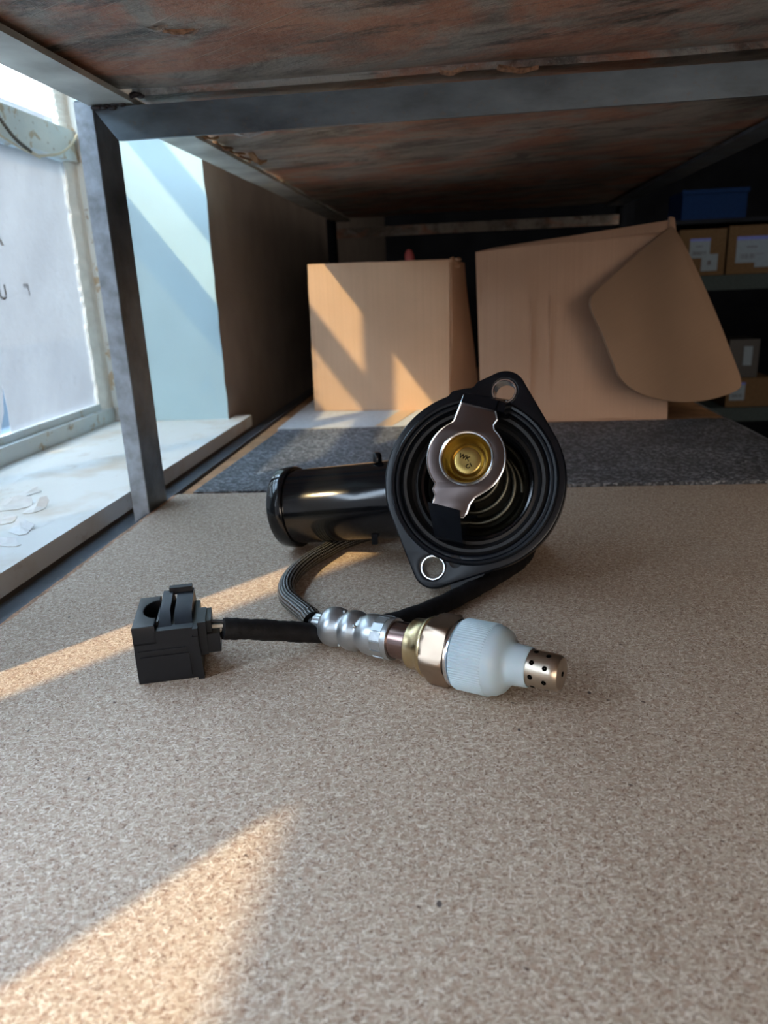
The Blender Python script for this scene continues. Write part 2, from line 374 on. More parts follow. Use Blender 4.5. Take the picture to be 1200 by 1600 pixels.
# ragged putty strips on the far side of the panes
for z0, z1, wd in ((20, 264, 12), (292, 376, 7)):
    bm = bmesh.new(); n = 46; A = []
    for i in range(n+1):
        z = z0+(z1-z0)*i/n; y = 761-wd-random.uniform(-2, 2.5)+4*(z-z0)/250
        A.append([bm.verts.new(Vector(p)*S) for p in ((-384.5, y, z), (-381+random.uniform(-.6, .6), (y+771)/2, z), (-380, 771, z), (-389, 771, z), (-389, y, z))])
    for p, q in zip(A, A[1:]):
        for k in range(5): bm.faces.new((p[k], p[(k+1) % 5], q[(k+1) % 5], q[k]))
    bm.faces.new(A[0]); bm.faces.new(A[-1][::-1]); obj('putty_strip', bm, M['putty'], win)
gl = G('window_glass'); gm = gl.new('BsdfTransparent'); gm.inputs[0].default_value = (.93, .96, .96, 1)
gg = gl.new('BsdfGlossy'); gg.inputs['Roughness'].default_value = .02; mx = gl.new('MixShader'); mx.inputs[0].default_value = .05
gl.l(gm.outputs[0], mx.inputs[1]); gl.l(gg.outputs[0], mx.inputs[2]); gl.l(mx.outputs[0], gl.n['Material Output'].inputs[0])
for z0, z1 in ((20, 264), (292, 376), (403, 670)): wbox('pane', -392, -391, 232, 770, z0, z1, bev=0).data.materials[0] = gl.m
# milky foil on the inside of the lower pane, torn open near the bottom edge
M['foil_thin'] = mat_sheet('thin_milky_foil', .88)
def foil(name, pts, label, m='foil'):
    bm = bmesh.new(); vs = [bm.verts.new(Vector((-386.5, y, z))*S) for y, z in pts]; f = bm.faces.new(vs)
    r = bmesh.ops.extrude_face_region(bm, geom=[f])
    for v in r['geom']:
        if isinstance(v, bmesh.types.BMVert): v.co.x += .3*S
    return obj(name, bm, M[m])
f1 = foil('window_foil', [(233, 21), (572, 21), (579, 36), (585, 45), (590.5, 68), (591.5, 45), (589, 21), (765, 21), (765, 263), (233, 263)], '')
# one skin only keeps the scattering simple
bm = bmesh.new(); bm.from_mesh(f1.data)
tag(f1, 'milky white foil over the large lower window pane, torn at its bottom', 'window film')
bm.free()
FX = Matrix(((0, 0, 1, 0), (1, 0, 0, 0), (0, 1, 0, 0), (0, 0, 0, 1)))
def on_foil(y, z): m_ = FX.copy(); m_.translation = Vector((-386.0, y, z))*S; return m_
foil_ink = simple('faded_ink', (.22, .20, .21), .7)
text_mesh('printed_mark', 'U', 17, foil_ink, f1, on_foil(615, 142), .05, .3)
text_mesh('printed_mark', '\u201dl', 14, foil_ink, f1, on_foil(652, 144), .05, .2)
text_mesh('printed_mark', 'V', 42, simple('faint_ink', (.62, .60, .63), .7), f1, on_foil(617, 196) @ Matrix.Rotation(pi, 4, 'Z'), .03, -.3)
f2 = foil('window_foil', [(233, 293), (765, 293), (765, 375), (233, 375)], '', 'foil_thin')
tag(f2, 'milky white foil over the small upper window pane above the transom', 'window film')

# hanging drawstring: dark beaded half runs into a cream cord
pts = [(-371, 575, 330), (-368, 604, 292), (-366, 621.7, 276), (-366, 640, 264), (-366, 661, 257.2)]
pts2 = [(-366, 661, 257.2), (-366, 674, 255.8), (-366, 688, 258), (-367, 710, 262.5), (-368.5, 731, 270), (-369.5, 748, 279), (-370.5, 759, 287)]
cordo = empty('drawstring', (-366, 660, 257), 'thin cream and dark beaded drawstring looped across the window transom', 'cord')
obj('cream_cord', tube(bmesh.new(), smooth_path(pts2, 8), 1.1, 8), M['cord'], cordo, True)
obj('cream_cord', tube(bmesh.new(), smooth_path([(-367.5, 575, 296), (-367.5, 610, 268), (-367.5, 640, 259.5), (-366.5, 676, 254.5)], 8), .9, 8), M['cord'], cordo, True)
def bead(L): return 1.2+.55*sin(L*2.4)
obj('beaded_chain', tube(bmesh.new(), smooth_path(pts, 40), 1.2, 8, rf=bead), M['chain'], cordo, True)

# peeling flakes on the sill
def flake(name, cx, cy, rx, ry, lift, rot, label):
    bm = bmesh.new(); N = 11; ring = []; z0 = 5.15
    c = bm.verts.new(Vector((cx, cy, z0+lift*.4))*S)
    for k in range(N):
        a = 2*pi*k/N; r = random.uniform(.65, 1.15); x, y = rx*r*cos(a), ry*r*sin(a)
        ring.append(bm.verts.new(Vector((cx+x*cos(rot)-y*sin(rot), cy+x*sin(rot)+y*cos(rot), z0+1.8*lift*max(0, sin(a*1.0+rot))**1.5*random.uniform(.6, 1)))*S))
    fs = [bm.faces.new((c, ring[k], ring[(k+1) % N])) for k in range(N)]
    r = bmesh.ops.extrude_face_region(bm, geom=fs)
    for v in r['geom']:
        if isinstance(v, bmesh.types.BMVert): v.co.z += .4*S
    return tag(obj(name, bm, M['flake']), label, 'paint flake', 'peeling flakes on the window sill')
flake('paint_flake', -300, 437, 17, 9, 3.2, .5, 'largest curled white flake on the sill, at the left edge of the photo')
flake('paint_flake', -276, 433, 11, 6, 4.5, 1.3, 'upright curled white flake on the sill, rightmost of the peeling pieces')
flake('paint_flake', -262, 392, 12, 7, 3, 2.2, 'white flake with a lifted rim, below the other peeling pieces on the sill')
flake('paint_flake', -285, 405, 13, 6, 2.5, .2, 'thin white flake lying in the middle of the peeling pieces on the sill')
flake('paint_flake', -255, 366, 9, 5, 1.6, 2.8, 'small round white flake nearest the front edge of the sill')
flake('paint_flake', -305, 470, 10, 5, 2.2, .9, 'small pale flake behind the other peeling pieces on the sill')

# ------------------------------------------------------------------ the rack
rack = empty('storage_rack', (-204, 443, -900), 'dark angle-iron rack with welded posts and beams holding the boards', 'rack')
def lpost(xc, yc, sx, sy, z0=-900, z1=290, w1=12, w2=29, m='steel', name='post'):
    bm = bmesh.new(); t = 3
    P = [(0, 0), (sx*w1, 0), (sx*w1, sy*t), (sx*t, sy*t), (sx*t, sy*w2), (0, sy*w2)]
    lo = [bm.verts.new(Vector((xc+x, yc+y, z0))*S) for x, y in P]; hi = [bm.verts.new(Vector((xc+x, yc+y, z1))*S) for x, y in P]
    for k in range(6): bm.faces.new((lo[k], lo[(k+1) % 6], hi[(k+1) % 6], hi[k]))
    bm.faces.new(lo); bm.faces.new(hi)
    return obj(name, bm, M[m], rack, bevel=.5)
lpost(-204.3, 443.3, -1, 1, z1=241, w1=10.5)                     # the post in view
box('lit_face', (-215.0, -204.6, 442.3, 443.2, -900, 240), M['post_l'], rack, bevel=.3)  # front face coloured paler for the window light falling on it
lpost(246, 443, 1, 1, z1=241, w1=29)
lpost(-204.3, -300, -1, 1, z1=241); lpost(246, -300, 1, 1, z1=241)
lpost(-204.3, 1262, -1, 1, z1=241, m='dark'); lpost(246, 1262, 1, 1, z1=241, m='dark')  # far posts near-black, the shade at the back put into their colour
def rail(x0, x1, xv0, xv1, z, y0=-300, y1=1290, lip=20, name='side_rail', m='steel', down=False):
    bm = bmesh.new(); bx(bm, x0, x1, y0, y1, z-3, z)
    if down: bx(bm, xv0, xv1, y0, y1, z-lip, z-3)
    else: bx(bm, xv0, xv1, y0, y1, z, z+lip)
    return obj(name, bm, M[m], rack)
rail(-206.5, -181, -206.5, -203.5, 241, m='rail_l')      # upper left, coloured lighter for the sill light on its underside
rail(226, 252, 249, 252, 241)                                # upper right
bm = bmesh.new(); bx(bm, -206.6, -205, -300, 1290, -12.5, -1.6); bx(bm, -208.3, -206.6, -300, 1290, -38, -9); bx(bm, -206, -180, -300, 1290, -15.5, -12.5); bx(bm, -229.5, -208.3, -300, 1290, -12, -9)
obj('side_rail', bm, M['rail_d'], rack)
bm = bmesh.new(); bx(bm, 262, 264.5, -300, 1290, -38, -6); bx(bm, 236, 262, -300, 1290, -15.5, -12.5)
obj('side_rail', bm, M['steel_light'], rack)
rail(-200, 232, 0, 0, -15.6, 430, 455, lip=22, name='cross_beam', down=True).data  # under the joint of the lower boards
# upper cross beam: mitred left end, slight sag to the right as welded
bm = bmesh.new()
hexa(bm, [(-192.5, 444.5, 219.8), (249, 444.5, 221), (249, 447.5, 221), (-192.5, 447.5, 219.8), (-205.5, 444.5, 237), (249, 444.5, 237), (249, 447.5, 237), (-205.5, 447.5, 237)])
bx(bm, -200, 249, 447.5, 470, 234, 237)
obj('cross_beam', bm, M['steel'], rack, bevel=.4)
box('cross_beam', (-200, 249, 1262, 1266, 211, 226), M['board'], rack, bevel=1)
box('cross_beam', (-203, 249, -300, -296, 214, 237), M['steel'], rack)
# weld lumps in the upper corner, plus dark lumps for the gap's shade
bm = bmesh.new()
for k in range(16):
    m_ = Matrix.Translation(Vector((-203+k*1.9+random.uniform(-1, 1), 442.5+random.uniform(-.7, 1.2)-(1.5 if k > 8 else 0), (237.2 if k < 9 else 240.4)+random.uniform(-1, 1)))*S) @ Matrix.Diagonal((1.4, .8, .7, 1))
    bmesh.ops.create_icosphere(bm, subdivisions=2, radius=random.uniform(1.3, 2.3)*S, matrix=m_)
obj('weld_and_gap', bm, M['weld'], rack, True)

# upper boards (undersides in view), edges slightly warped and chipped
def warped(name, x0, x1, y0, y1, z, th, m, amp, label, nx=46, ny=50, lipy=None, parent=None):
    bm = bmesh.new(); G_ = []
    from mathutils import noise as NZ
    for i in range(nx+1):
        row = []
        for j in range(ny+1):
            x = x0+(x1-x0)*i/nx; y = y0+(y1-y0)*j/ny
            if i == 0: x += NZ.noise(Vector((7, y*.06, 0)))*3+NZ.noise(Vector((3, y*.3, 0)))*1.2
            zz = z+amp*NZ.noise(Vector((x*.012, y*.012, 2.2)))
            if lipy and abs(y-lipy) < 26: zz += 3.2*(1-abs(y-lipy)/26)**2
            row.append((bm.verts.new(Vector((x, y, zz))*S), bm.verts.new(Vector((x, y, z+th))*S)))
        G_.append(row)
    for i in range(nx):
        for j in range(ny):
            a, b, c, d = G_[i][j], G_[i+1][j], G_[i+1][j+1], G_[i][j+1]
            bm.faces.new((a[0], d[0], c[0], b[0])); bm.faces.new((a[1], b[1], c[1], d[1]))
    for i in range(nx):
        for j in (0, ny): bm.faces.new((G_[i][j][0], G_[i+1][j][0], G_[i+1][j][1], G_[i][j][1]))
    for j in range(ny):
        for i in (0, nx): bm.faces.new((G_[i][j][0], G_[i][j+1][0], G_[i][j+1][1], G_[i][j][1]))
    return tag(obj(name, bm, m, None, True), label, 'board')
b1 = warped('shelf_board', -197, 245, -298, 449, 243.5, 9, M['board'], 1.6, 'rust-stained old board overhead in front of the steel cross beam', lipy=447)
b2 = warped('shelf_board', -184, 246, 452, 1285, 243.5, 9, M['board'], 1.8, 'rust-stained old board overhead behind the steel cross beam')
# chips and splinters hanging from the near edges of the boards
def chip(parent, x, y, z, L, wd, ang, m='edge', drop=3):
    bm = bmesh.new(); n = 6; A = []
    for i in range(n+1):
        t = i/n; ww = wd*(1-t*.8)*random.uniform(.6, 1.1)
        px_, py_ = x+L*t*cos(ang), y+L*t*sin(ang); nx_, ny_ = -sin(ang), cos(ang)
        A.append([bm.verts.new(Vector((px_+nx_*s*ww, py_+ny_*s*ww, z-drop*abs(sin(pi*t))*random.uniform(.4, 1)+h))*S) for s, h in ((-1, 0), (1, -.6), (1, 1.2), (-1, 1.4))])
    for p, q in zip(A, A[1:]):
        for k in range(4): bm.faces.new((p[k], p[(k+1) % 4], q[(k+1) % 4], q[k]))
    bm.faces.new(A[0]); bm.faces.new(A[-1][::-1]); obj('splinter', bm, M[m], parent)
chip(b1, -131, 346, 243, 10, 1.6, -.2, 'board', 2); chip(b1, -126, 350, 243, 14, 1.1, .1, 'edge', 1.6); chip(b1, -122, 356, 243, 12, 1.3, -.3, 'board', 1.6)
chip(b1, 20, 436, 240, 22, 1.6, .25, 'edge', 2); chip(b1, -10, 436, 240, 14, 1.4, -.3, 'edge', 2)
for k in range(10):
    y = 520+k*34+random.uniform(-8, 8); chip(b2, -184+random.uniform(-1, 2), y, 242.5, random.uniform(14, 30), random.uniform(1, 2.6), random.uniform(1.2, 1.9), 'wood' if k % 2 else 'edge', random.uniform(2, 5))
chip(b2, -170, 530, 242, 26, 5, .3, 'sheetboard', 5); chip(b2, -158, 560, 242, 22, 4, .1, 'sheetboard', 4); chip(b2, -168, 640, 241, 40, 3, 1.5, 'wood', 5)

# lower boards: MDF sheet in front, mat and card behind
bm = bmesh.new(); from mathutils import noise as NZ
NY = 260; Lf = []; Rt = []
for j in range(NY+1):
    y = -298+(484+298)*j/NY
    xl = -200.6+NZ.noise(Vector((y*.09, 1, 0)))*2.0+NZ.noise(Vector((y*.45, 5, 0)))*1.6
    yb = y
    Lf.append([bm.verts.new(Vector((xl, yb, 0))*S), bm.verts.new(Vector((xl-.1, yb, -.5))*S)])
    Rt.append([bm.verts.new(Vector((256, yb+(8 if j == NY else 0), 0))*S), bm.verts.new(Vector((256, yb+(8 if j == NY else 0), -.5))*S)])
for j in range(NY):
    bm.faces.new((Lf[j][0], Rt[j][0], Rt[j+1][0], Lf[j+1][0])); bm.faces.new((Lf[j][1], Lf[j+1][1], Rt[j+1][1], Rt[j][1]))
    bm.faces.new((Lf[j][0], Lf[j+1][0], Lf[j+1][1], Lf[j][1])); bm.faces.new((Rt[j][0], Rt[j][1], Rt[j+1][1], Rt[j+1][0]))
for j in (0, NY): bm.faces.new((Lf[j][0], Lf[j][1], Rt[j][1], Rt[j][0]))
mdf = tag(obj('chipboard_sheet', bm, M['mdf']), 'tan chipboard sheet with a ragged left edge under the car parts', 'board')
bm = bmesh.new(); A = []
for j in range(NY+1):
    y = -298+(483+298)*j/NY; xl = -203.6+NZ.noise(Vector((y*.12, 9, 0)))*.9+NZ.noise(Vector((y*.6, 5, 3)))*.7
    A.append([bm.verts.new(Vector(p)*S) for p in ((xl, y, -.55), (256, y, -.55), (256, y, -12.3), (xl, y, -12.3))])
for p, q in zip(A, A[1:]):
    for k in range(4): bm.faces.new((p[k], p[(k+1) % 4], q[(k+1) % 4], q[k]))
bm.faces.new(A[0]); bm.faces.new(A[-1]); obj('broken_edge', bm, M['edge'], mdf)
tag(obj('backing_board', bx(bmesh.new(), -204, 258, 484.5, 1270, -12.3, -4.2), M['wood'], bevel=.6), 'brown wooden board under the foam mat and cardboard boxes', 'board')
bm = bmesh.new(); nx, ny = 60, 8
gr = [[None]*(ny+1) for _ in range(nx+1)]
for i in range(nx+1):
    for j in range(ny+1):
        t = i/nx; x = -190+t*440; y = (486+13*t)*(1-j/ny)+(716+12*t)*(j/ny)
        if i == 0: x += 8*(j/ny)
        if i > 50: x = min(x, 250); y = y
        z = .9+.5*NZ.noise(Vector((x*.03, y*.03, 1)))
        gr[i][j] = (bm.verts.new(Vector((x, y, z))*S), bm.verts.new(Vector((x, y, -4))*S))
for i in range(nx):
    for j in range(ny):
        a, b, c, d = gr[i][j], gr[i+1][j], gr[i+1][j+1], gr[i][j+1]
        bm.faces.new((a[0], b[0], c[0], d[0])); bm.faces.new((a[1], d[1], c[1], b[1]))
for i in range(nx):
    for j in (0, ny): bm.faces.new((gr[i][j][0], gr[i+1][j][0], gr[i+1][j][1], gr[i][j][1]))
for j in range(ny):
    for i in (0, nx): bm.faces.new((gr[i][j][0], gr[i][j+1][0], gr[i][j+1][1], gr[i][j][1]))
tag(obj('foam_mat', bm, M['foam'], None, True), 'dark grey speckled foam mat lying between the chipboard and the boxes', 'mat')
cs = tag(box('card_sheet', (-188, 15, 729, 1150, -4.1, -.3), M['sheetboard'], bevel=.5), 'flat pale grey card sheet under the smaller cardboard box', 'card sheet')
bm = bmesh.new(); hexa(bm, [(-88, 729.5, -.2), (-70, 729.5, -.2), (-45, 850, -.2), (-64, 850, -.2), (-88, 729.5, .05), (-70, 729.5, .05), (-45, 850, .05), (-64, 850, .05)])
obj('tape_strip', bm, M['tape'], cs)

# ------------------------------------------------------------------ cardboard boxes
def slab(bm, quad, t, nrm, nu=1, nv=1, wob=0):
    """panel from 4 corners with thickness t along -nrm, optionally subdivided with a little warp"""
    q = [Vector(p) for p in quad]; nr = Vector(nrm).normalized(); g0 = []
    for i in range(nu+1):
        row = []
        for j in range(nv+1):
            u, v = i/nu, j/nv; p = q[0]*(1-u)*(1-v)+q[1]*u*(1-v)+q[2]*u*v+q[3]*(1-u)*v
            p = p+nr*wob*NZ.noise(p*.02)
            row.append((bm.verts.new(p*S), bm.verts.new((p-nr*t)*S)))
        g0.append(row)
    for i in range(nu):
        for j in range(nv):
            a, b, c, d = g0[i][j], g0[i+1][j], g0[i+1][j+1], g0[i][j+1]
            bm.faces.new((a[0], b[0], c[0], d[0])); bm.faces.new((a[1], d[1], c[1], b[1]))
    for i in range(nu):
        for j in (0, nv): bm.faces.new((g0[i][j][0], g0[i+1][j][0], g0[i+1][j][1], g0[i][j][1]))
    for j in range(nv):
        for i in (0, nu): bm.faces.new((g0[i][j][0], g0[i][j+1][0], g0[i][j+1][1], g0[i][j][1]))
    return bm
def panel(name, quad, nrm, m, parent, t=2.6, nu=12, nv=12, wob=1.2): return obj(name, slab(bmesh.new(), quad, t, nrm, nu, nv, wob), m, parent, True)
lb = empty('cardboard_box', (-90, 905, 0), 'smaller orange-tan cardboard box on the left with sun streaks across its front', 'box')
A_ = [(-169.5, 834, .3), (-14, 821, .3), (1, 970, .3), (-153, 985, .3)]
B_ = [(-166.5, 835, 160.5), (-12, 823, 158.3), (1, 968, 158), (-150, 983, 160)]
panel('front_panel', (A_[0], A_[1], B_[1], B_[0]), (-.08, -1, 0), M['card'], lb)
panel('back_panel', (A_[3], A_[2], B_[2], B_[3]), (.08, 1, 0), M['card'], lb)
panel('side_panel', (A_[0], A_[3], B_[3], B_[0]), (-1, .1, 0), M['card'], lb)
panel('side_panel', (A_[1], A_[2], B_[2], B_[1]), (1, -.1, 0), M['card'], lb)
panel('top_flap', (B_[0], B_[1], (-8, 892, 161), (-160, 905, 162)), (0, 0, 1), M['card'], lb, 2.4)
panel('top_flap', (B_[3], B_[2], (-7, 898, 161), (-159, 911, 162)), (0, 0, 1), M['card'], lb, 2.4)
panel('bottom_panel', (A_[0], A_[1], A_[2], A_[3]), (0, 0, -1), M['card'], lb, -2)
# flap hanging off the right side, splayed out at the bottom
panel('side_flap', ((-11.5, 822, 2), (20, 868, 4), (4, 862, 155), (-10, 824, 158.5)), (.8, -.6, 0), M['card'], lb, 2.4, wob=2)
bm = bmesh.new()                                             # crushed corner
for k in range(7):
    m_ = Matrix.Translation(Vector((-12+random.uniform(-1, 13), 824+random.uniform(0, 12), 157+random.uniform(-7, 3)))*S) @ Matrix.Rotation(random.random()*3, 4, (1, .4, .3)) @ Matrix.Diagonal((1.6, .5, 1.1, 1))
    bmesh.ops.create_cube(bm, size=3.2*S, matrix=m_)
obj('torn_corner', bm, M['card'], lb)
# pink rounded end poking out over the left box
bm = bmesh.new(); lathe(bm, [(0, 5.5), (14, 5.8), (19, 5.2), (22.5, 3.6), (24, 1.2)], 20)
tag(obj('rubber_bulb', bm, M['pink'], None, True, frame=axis_frame((-58, 905, 150), (-.1, 0, 1))), 'small pink rounded end sticking up behind the smaller cardboard box', 'bulb')

rb = empty('cardboard_box', (110, 800, 0), 'larger brown cardboard box on the right with a rounded open side flap', 'box')
A2 = [(18.8, 737, 1.6), (197.3, 732, 1.6), (226, 905, 1.6), (34, 915, 1.6)]
B2 = [(13.8, 738, 161.5), (190, 742, 172), (226, 900, 186), (24, 912, 168)]
panel('front_panel', (A2[0], A2[1], B2[1], B2[0]), (0, -1, 0), M['card_r'], rb, nu=20, wob=1.6)
panel('back_panel', (A2[3], A2[2], B2[2], B2[3]), (0, 1, 0), M['card_r'], rb)
panel('side_panel', (A2[0], A2[3], B2[3], B2[0]), (-1, 0, 0), M['card_r'], rb)
panel('side_panel', (A2[1], A2[2], B2[2], B2[1]), (1, 0, 0), M['card_r'], rb)
panel('bottom_panel', (A2[0], A2[1], A2[2], A2[3]), (0, 0, -1), M['card_r'], rb, -2)
panel('top_flap', (B2[0], (191, 741, 171), (190.5, 760, 181), (30, 752, 165)), (0, -.6, 1), M['card_r'], rb, 2.4)
panel('folded_edge', ((14, 738, 161.5), (189.5, 739, 171.5), (189.5, 744, 181.3), (40, 742, 165.2)), (0, -1, 0), M['card_r'], rb, 2.4, wob=.5)
for x in (66, 84, 134, 154):                                 # vertical creases in the front panel
    bm = bmesh.new(); hexa(bm, [(x, 734.9, 4), (x+1.6, 734.9, 4), (x+1.6, 737, 4), (x, 737, 4), (x-.5, 736.3, 60 if x > 100 else 120), (x+.5, 736.3, 60 if x > 100 else 120), (x+.5, 738, 60), (x-.5, 738, 60)])
    obj('crease', bm, M['card_r'], rb)
# the flap: outline in its own plane, hinged on the leaning right edge
T = Vector((190.6, 737, 178.5)); Bm = Vector((264, 733, 29)); Lp = Vector((112.8, 690, 112))
hx = (Bm-T).normalized(); nz = hx.cross(Lp-T).normalized(); hy = nz.cross(hx)
if nz.y > 0: nz = -nz; hy = -hy
FM = frame_of(T, hx, hy, hx.cross(hy))
FL = [(2.4, 0.1), (43.8, 4.1), (95.8, 4.8), (138.1, 3.2), (164.5, 2.0), (167.5, -7.7), (160.9, -36.7), (151.4, -59.5), (138.9, -80.3), (121.0, -101.5), (106.5, -110.4), (95.7, -113.7), (79.4, -113.1), (57.1, -110.8), (39.2, -111.5), (28.9, -111.1), (21.8, -106.6), (18.7, -99.1), (10.0, -54.2), (2.6, -7.6)]
def rounded(P, it=2):
    for _ in range(it):
        Q = []
        for a, b in zip(P, P[1:]+P[:1]):
            Q += [(a[0]*.75+b[0]*.25, a[1]*.75+b[1]*.25), (a[0]*.25+b[0]*.75, a[1]*.25+b[1]*.75)]
        P = Q
    return P
plate('side_flap', [rounded(FL)], 2.8, M['card_d'], rb, FM, bevel=.4, res=1)  # darker card colour stands for the flap's shade, turned from the window
bm = bmesh.new(); hexa(bm, [(187, 735, 168), (196, 737, 166), (196, 746, 166), (187, 744, 168), (189, 737, 184), (193, 739, 183), (192.4, 744, 183), (189, 744, 184)])
obj('torn_corner', bm, M['card_r'], rb)

# ------------------------------------------------------------------ shelf of parts cartons in the dark background
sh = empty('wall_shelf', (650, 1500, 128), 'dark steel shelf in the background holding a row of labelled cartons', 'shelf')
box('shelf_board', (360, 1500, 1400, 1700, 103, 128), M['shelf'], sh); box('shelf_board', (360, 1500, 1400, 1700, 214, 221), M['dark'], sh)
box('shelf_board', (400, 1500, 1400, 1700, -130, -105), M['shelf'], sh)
box('upright', (1480, 1500, 1400, 1700, -900, 700), M['steel'], sh); box('upright', (345, 360, 1690, 1700, -900, 700), M['dark'], sh)  # left upright coloured near-black in place of the rear shade
def carton(x0, x1, y0, z0, z1, label, lab, group=None, m='carton', n=3):
    r = empty('carton', ((x0+x1)/2, y0+50, z0), label, 'box', group)
    box('body', (x0, x1, y0, y0+110, z0+.3, z1), M[m], r, bevel=1)
    if lab:
        a, b, c, d = lab
        L = box('paper_label', (a, b, y0-.5, y0-.05, c, d), M['white'], r)
        box('blue_band', (a, b, y0-.8, y0-.5, d-(d-c)*.13, d), M['blueink'], L)
        for k in range(14):
            x = a+(b-a)*(.14+.05*k); box('barcode_bar', (x, x+(b-a)*random.choice((.012, .022, .03)), y0-.8, y0-.5, c+(d-c)*.16, c+(d-c)*.34), M['ink'], L)
        box('text_line', (a+(b-a)*.3, a+(b-a)*.62, y0-.8, y0-.5, c+(d-c)*.58, c+(d-c)*.62), M['ink'], L)
    return r
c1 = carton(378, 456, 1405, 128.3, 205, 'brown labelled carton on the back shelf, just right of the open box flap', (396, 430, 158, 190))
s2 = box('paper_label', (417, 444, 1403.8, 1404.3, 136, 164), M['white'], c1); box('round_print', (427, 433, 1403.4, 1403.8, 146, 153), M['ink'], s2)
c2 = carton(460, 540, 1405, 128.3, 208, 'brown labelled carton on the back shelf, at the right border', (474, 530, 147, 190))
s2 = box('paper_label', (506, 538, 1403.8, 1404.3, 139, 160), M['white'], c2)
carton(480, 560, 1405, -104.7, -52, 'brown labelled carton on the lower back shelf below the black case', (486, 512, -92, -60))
bk = empty('black_case', (505, 1440, -51), 'small black case with a narrow white label on top of the lower carton', 'case')
bm = bmesh.new(); bx(bm, 480, 532, 1410, 1490, -51.5, 16); obj('body', bm, M['rubber'], bk, bevel=6)
box('paper_label', (505, 520, 1408.6, 1409.6, -30, 4), M['white'], bk)
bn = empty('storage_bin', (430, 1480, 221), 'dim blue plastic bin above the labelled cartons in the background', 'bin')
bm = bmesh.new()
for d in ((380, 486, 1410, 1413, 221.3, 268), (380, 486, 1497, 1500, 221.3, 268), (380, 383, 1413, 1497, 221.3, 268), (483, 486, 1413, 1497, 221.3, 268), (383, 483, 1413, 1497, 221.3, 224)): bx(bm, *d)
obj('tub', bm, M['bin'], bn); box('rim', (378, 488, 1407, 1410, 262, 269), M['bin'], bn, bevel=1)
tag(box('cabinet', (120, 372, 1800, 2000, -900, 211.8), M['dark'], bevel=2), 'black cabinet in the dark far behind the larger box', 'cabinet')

# ------------------------------------------------------------------ thermostat housing
e_, a_ = radians(23), radians(12)
n_ = Vector((-sin(a_)*cos(e_), -cos(a_)*cos(e_), sin(e_))); u_ = Vector((cos(a_), -sin(a_), 0)); w_ = n_.cross(u_)
HC = Vector((4.1, 322, 49.7))
HF = frame_of(HC, u_, w_, n_)
def hp(u, w2, d=0): return HC+u_*u+w_*w2+n_*d
hs = empty('thermostat_housing', (0, 330, 0), 'black plastic thermostat housing with round flange, two bolt ears and side pipe', 'car part')
TE, BE = (11.6, 41.0), (-15, -40.2)
def at(u, w2, d=0): return HF @ Matrix.Translation(Vector((u, w2, d))*S)
tri_bump = [(-22, 34.5), (-12, 40), (0, 42)]
hl = hull(circ(0, 0, 41.2, 96)+circ(*TE, 9.6, 40)+circ(*BE, 9.6, 40))
def radial(P, th):
    dx, dy = cos(th), sin(th)
    for a, b in zip(P, P[1:]+P[:1]):
        ex, ey = b[0]-a[0], b[1]-a[1]; dn = dx*ey-dy*ex
        if abs(dn) < 1e-9: continue
        t = (a[0]*ey-a[1]*ex)/dn; q = (a[0]*dy-a[1]*dx)/dn
        if t > 0 and -1e-6 <= q <= 1+1e-6: return t
    return 41.2
outer = []
for k in range(240):
    th = 2*pi*k/240; dg = k*1.5; rr = radial(hl, th)
    if 92 < dg < 185:
        rr = 41.2+1.7*max(0, min(1, (110-dg)/3)) if dg > 94 else min(rr, 43.6)
    outer.append((rr*cos(th), rr*sin(th)))
plate('flange', [outer, circ(*TE, 5.6, 32), circ(*BE, 5.6, 32), circ(0, 0, 33.8, 80)], 7, M['black'], hs, at(0, 0, -3.5), bevel=.9)
for c_ in (TE, BE):
    lathe_obj('bolt_bushing', [(-7.4, 4.7), (.2, 4.7), (.5, 5.0), (.5, 5.5), (.1, 5.8), (-7.4, 5.8), (-7.4, 4.7)], M['shiny'], hs, at(*c_), 32)
lathe_obj('flange_ring', [(0, 38.2), (.9, 37.9), (1.3, 37.2), (1.1, 36.2), (.2, 35.6), (-.8, 35.4), (-1.4, 34.6), (-1.1, 33.8), (-3, 33.2)], M['black'], hs, at(0, 0, 0), 96)
lathe_obj('rubber_seal', [(-3.5, 34), (-2, 33.5), (-1.0, 32.2), (-1.2, 30.8), (-3.2, 30), (-6, 29.6), (-7, 28.4), (-6.6, 27), (-8.5, 26), (-12, 25.4)], M['rubber'], hs, at(0, 0, 0), 96)
lathe_obj('inner_bore', [(-9, 26.2), (-9.4, 24.6), (-11, 23.6), (-18, 23), (-24, 22.2), (-25, 20), (-25, 8), (-25, .4)], M['pipe'], hs, at(0, 0, 0), 80)
lathe_obj('body', [(-6.8, 38.4), (-12, 37.6), (-20, 35), (-27, 32.5), (-34, 28.5), (-40, 23), (-44, 15), (-45, .3)], M['black'], hs, at(0, 0, 0), 80)
for k in range(10):                                           # stiffening ribs on the back of the flange
    a = 2*pi*k/10+.2; fr = at(0, 0, 0) @ Matrix.Rotation(a, 4, 'Z')
    bm = bmesh.new(); hexa(bm, [(33, -.9, -24), (35.5, -.9, -20), (35.5, .9, -20), (33, .9, -24), (33, -.9, -6.5), (40, -.9, -6.5), (40, .9, -6.5), (33, .9, -6.5)])
    obj('rib', bm, M['black'], hs, frame=fr)
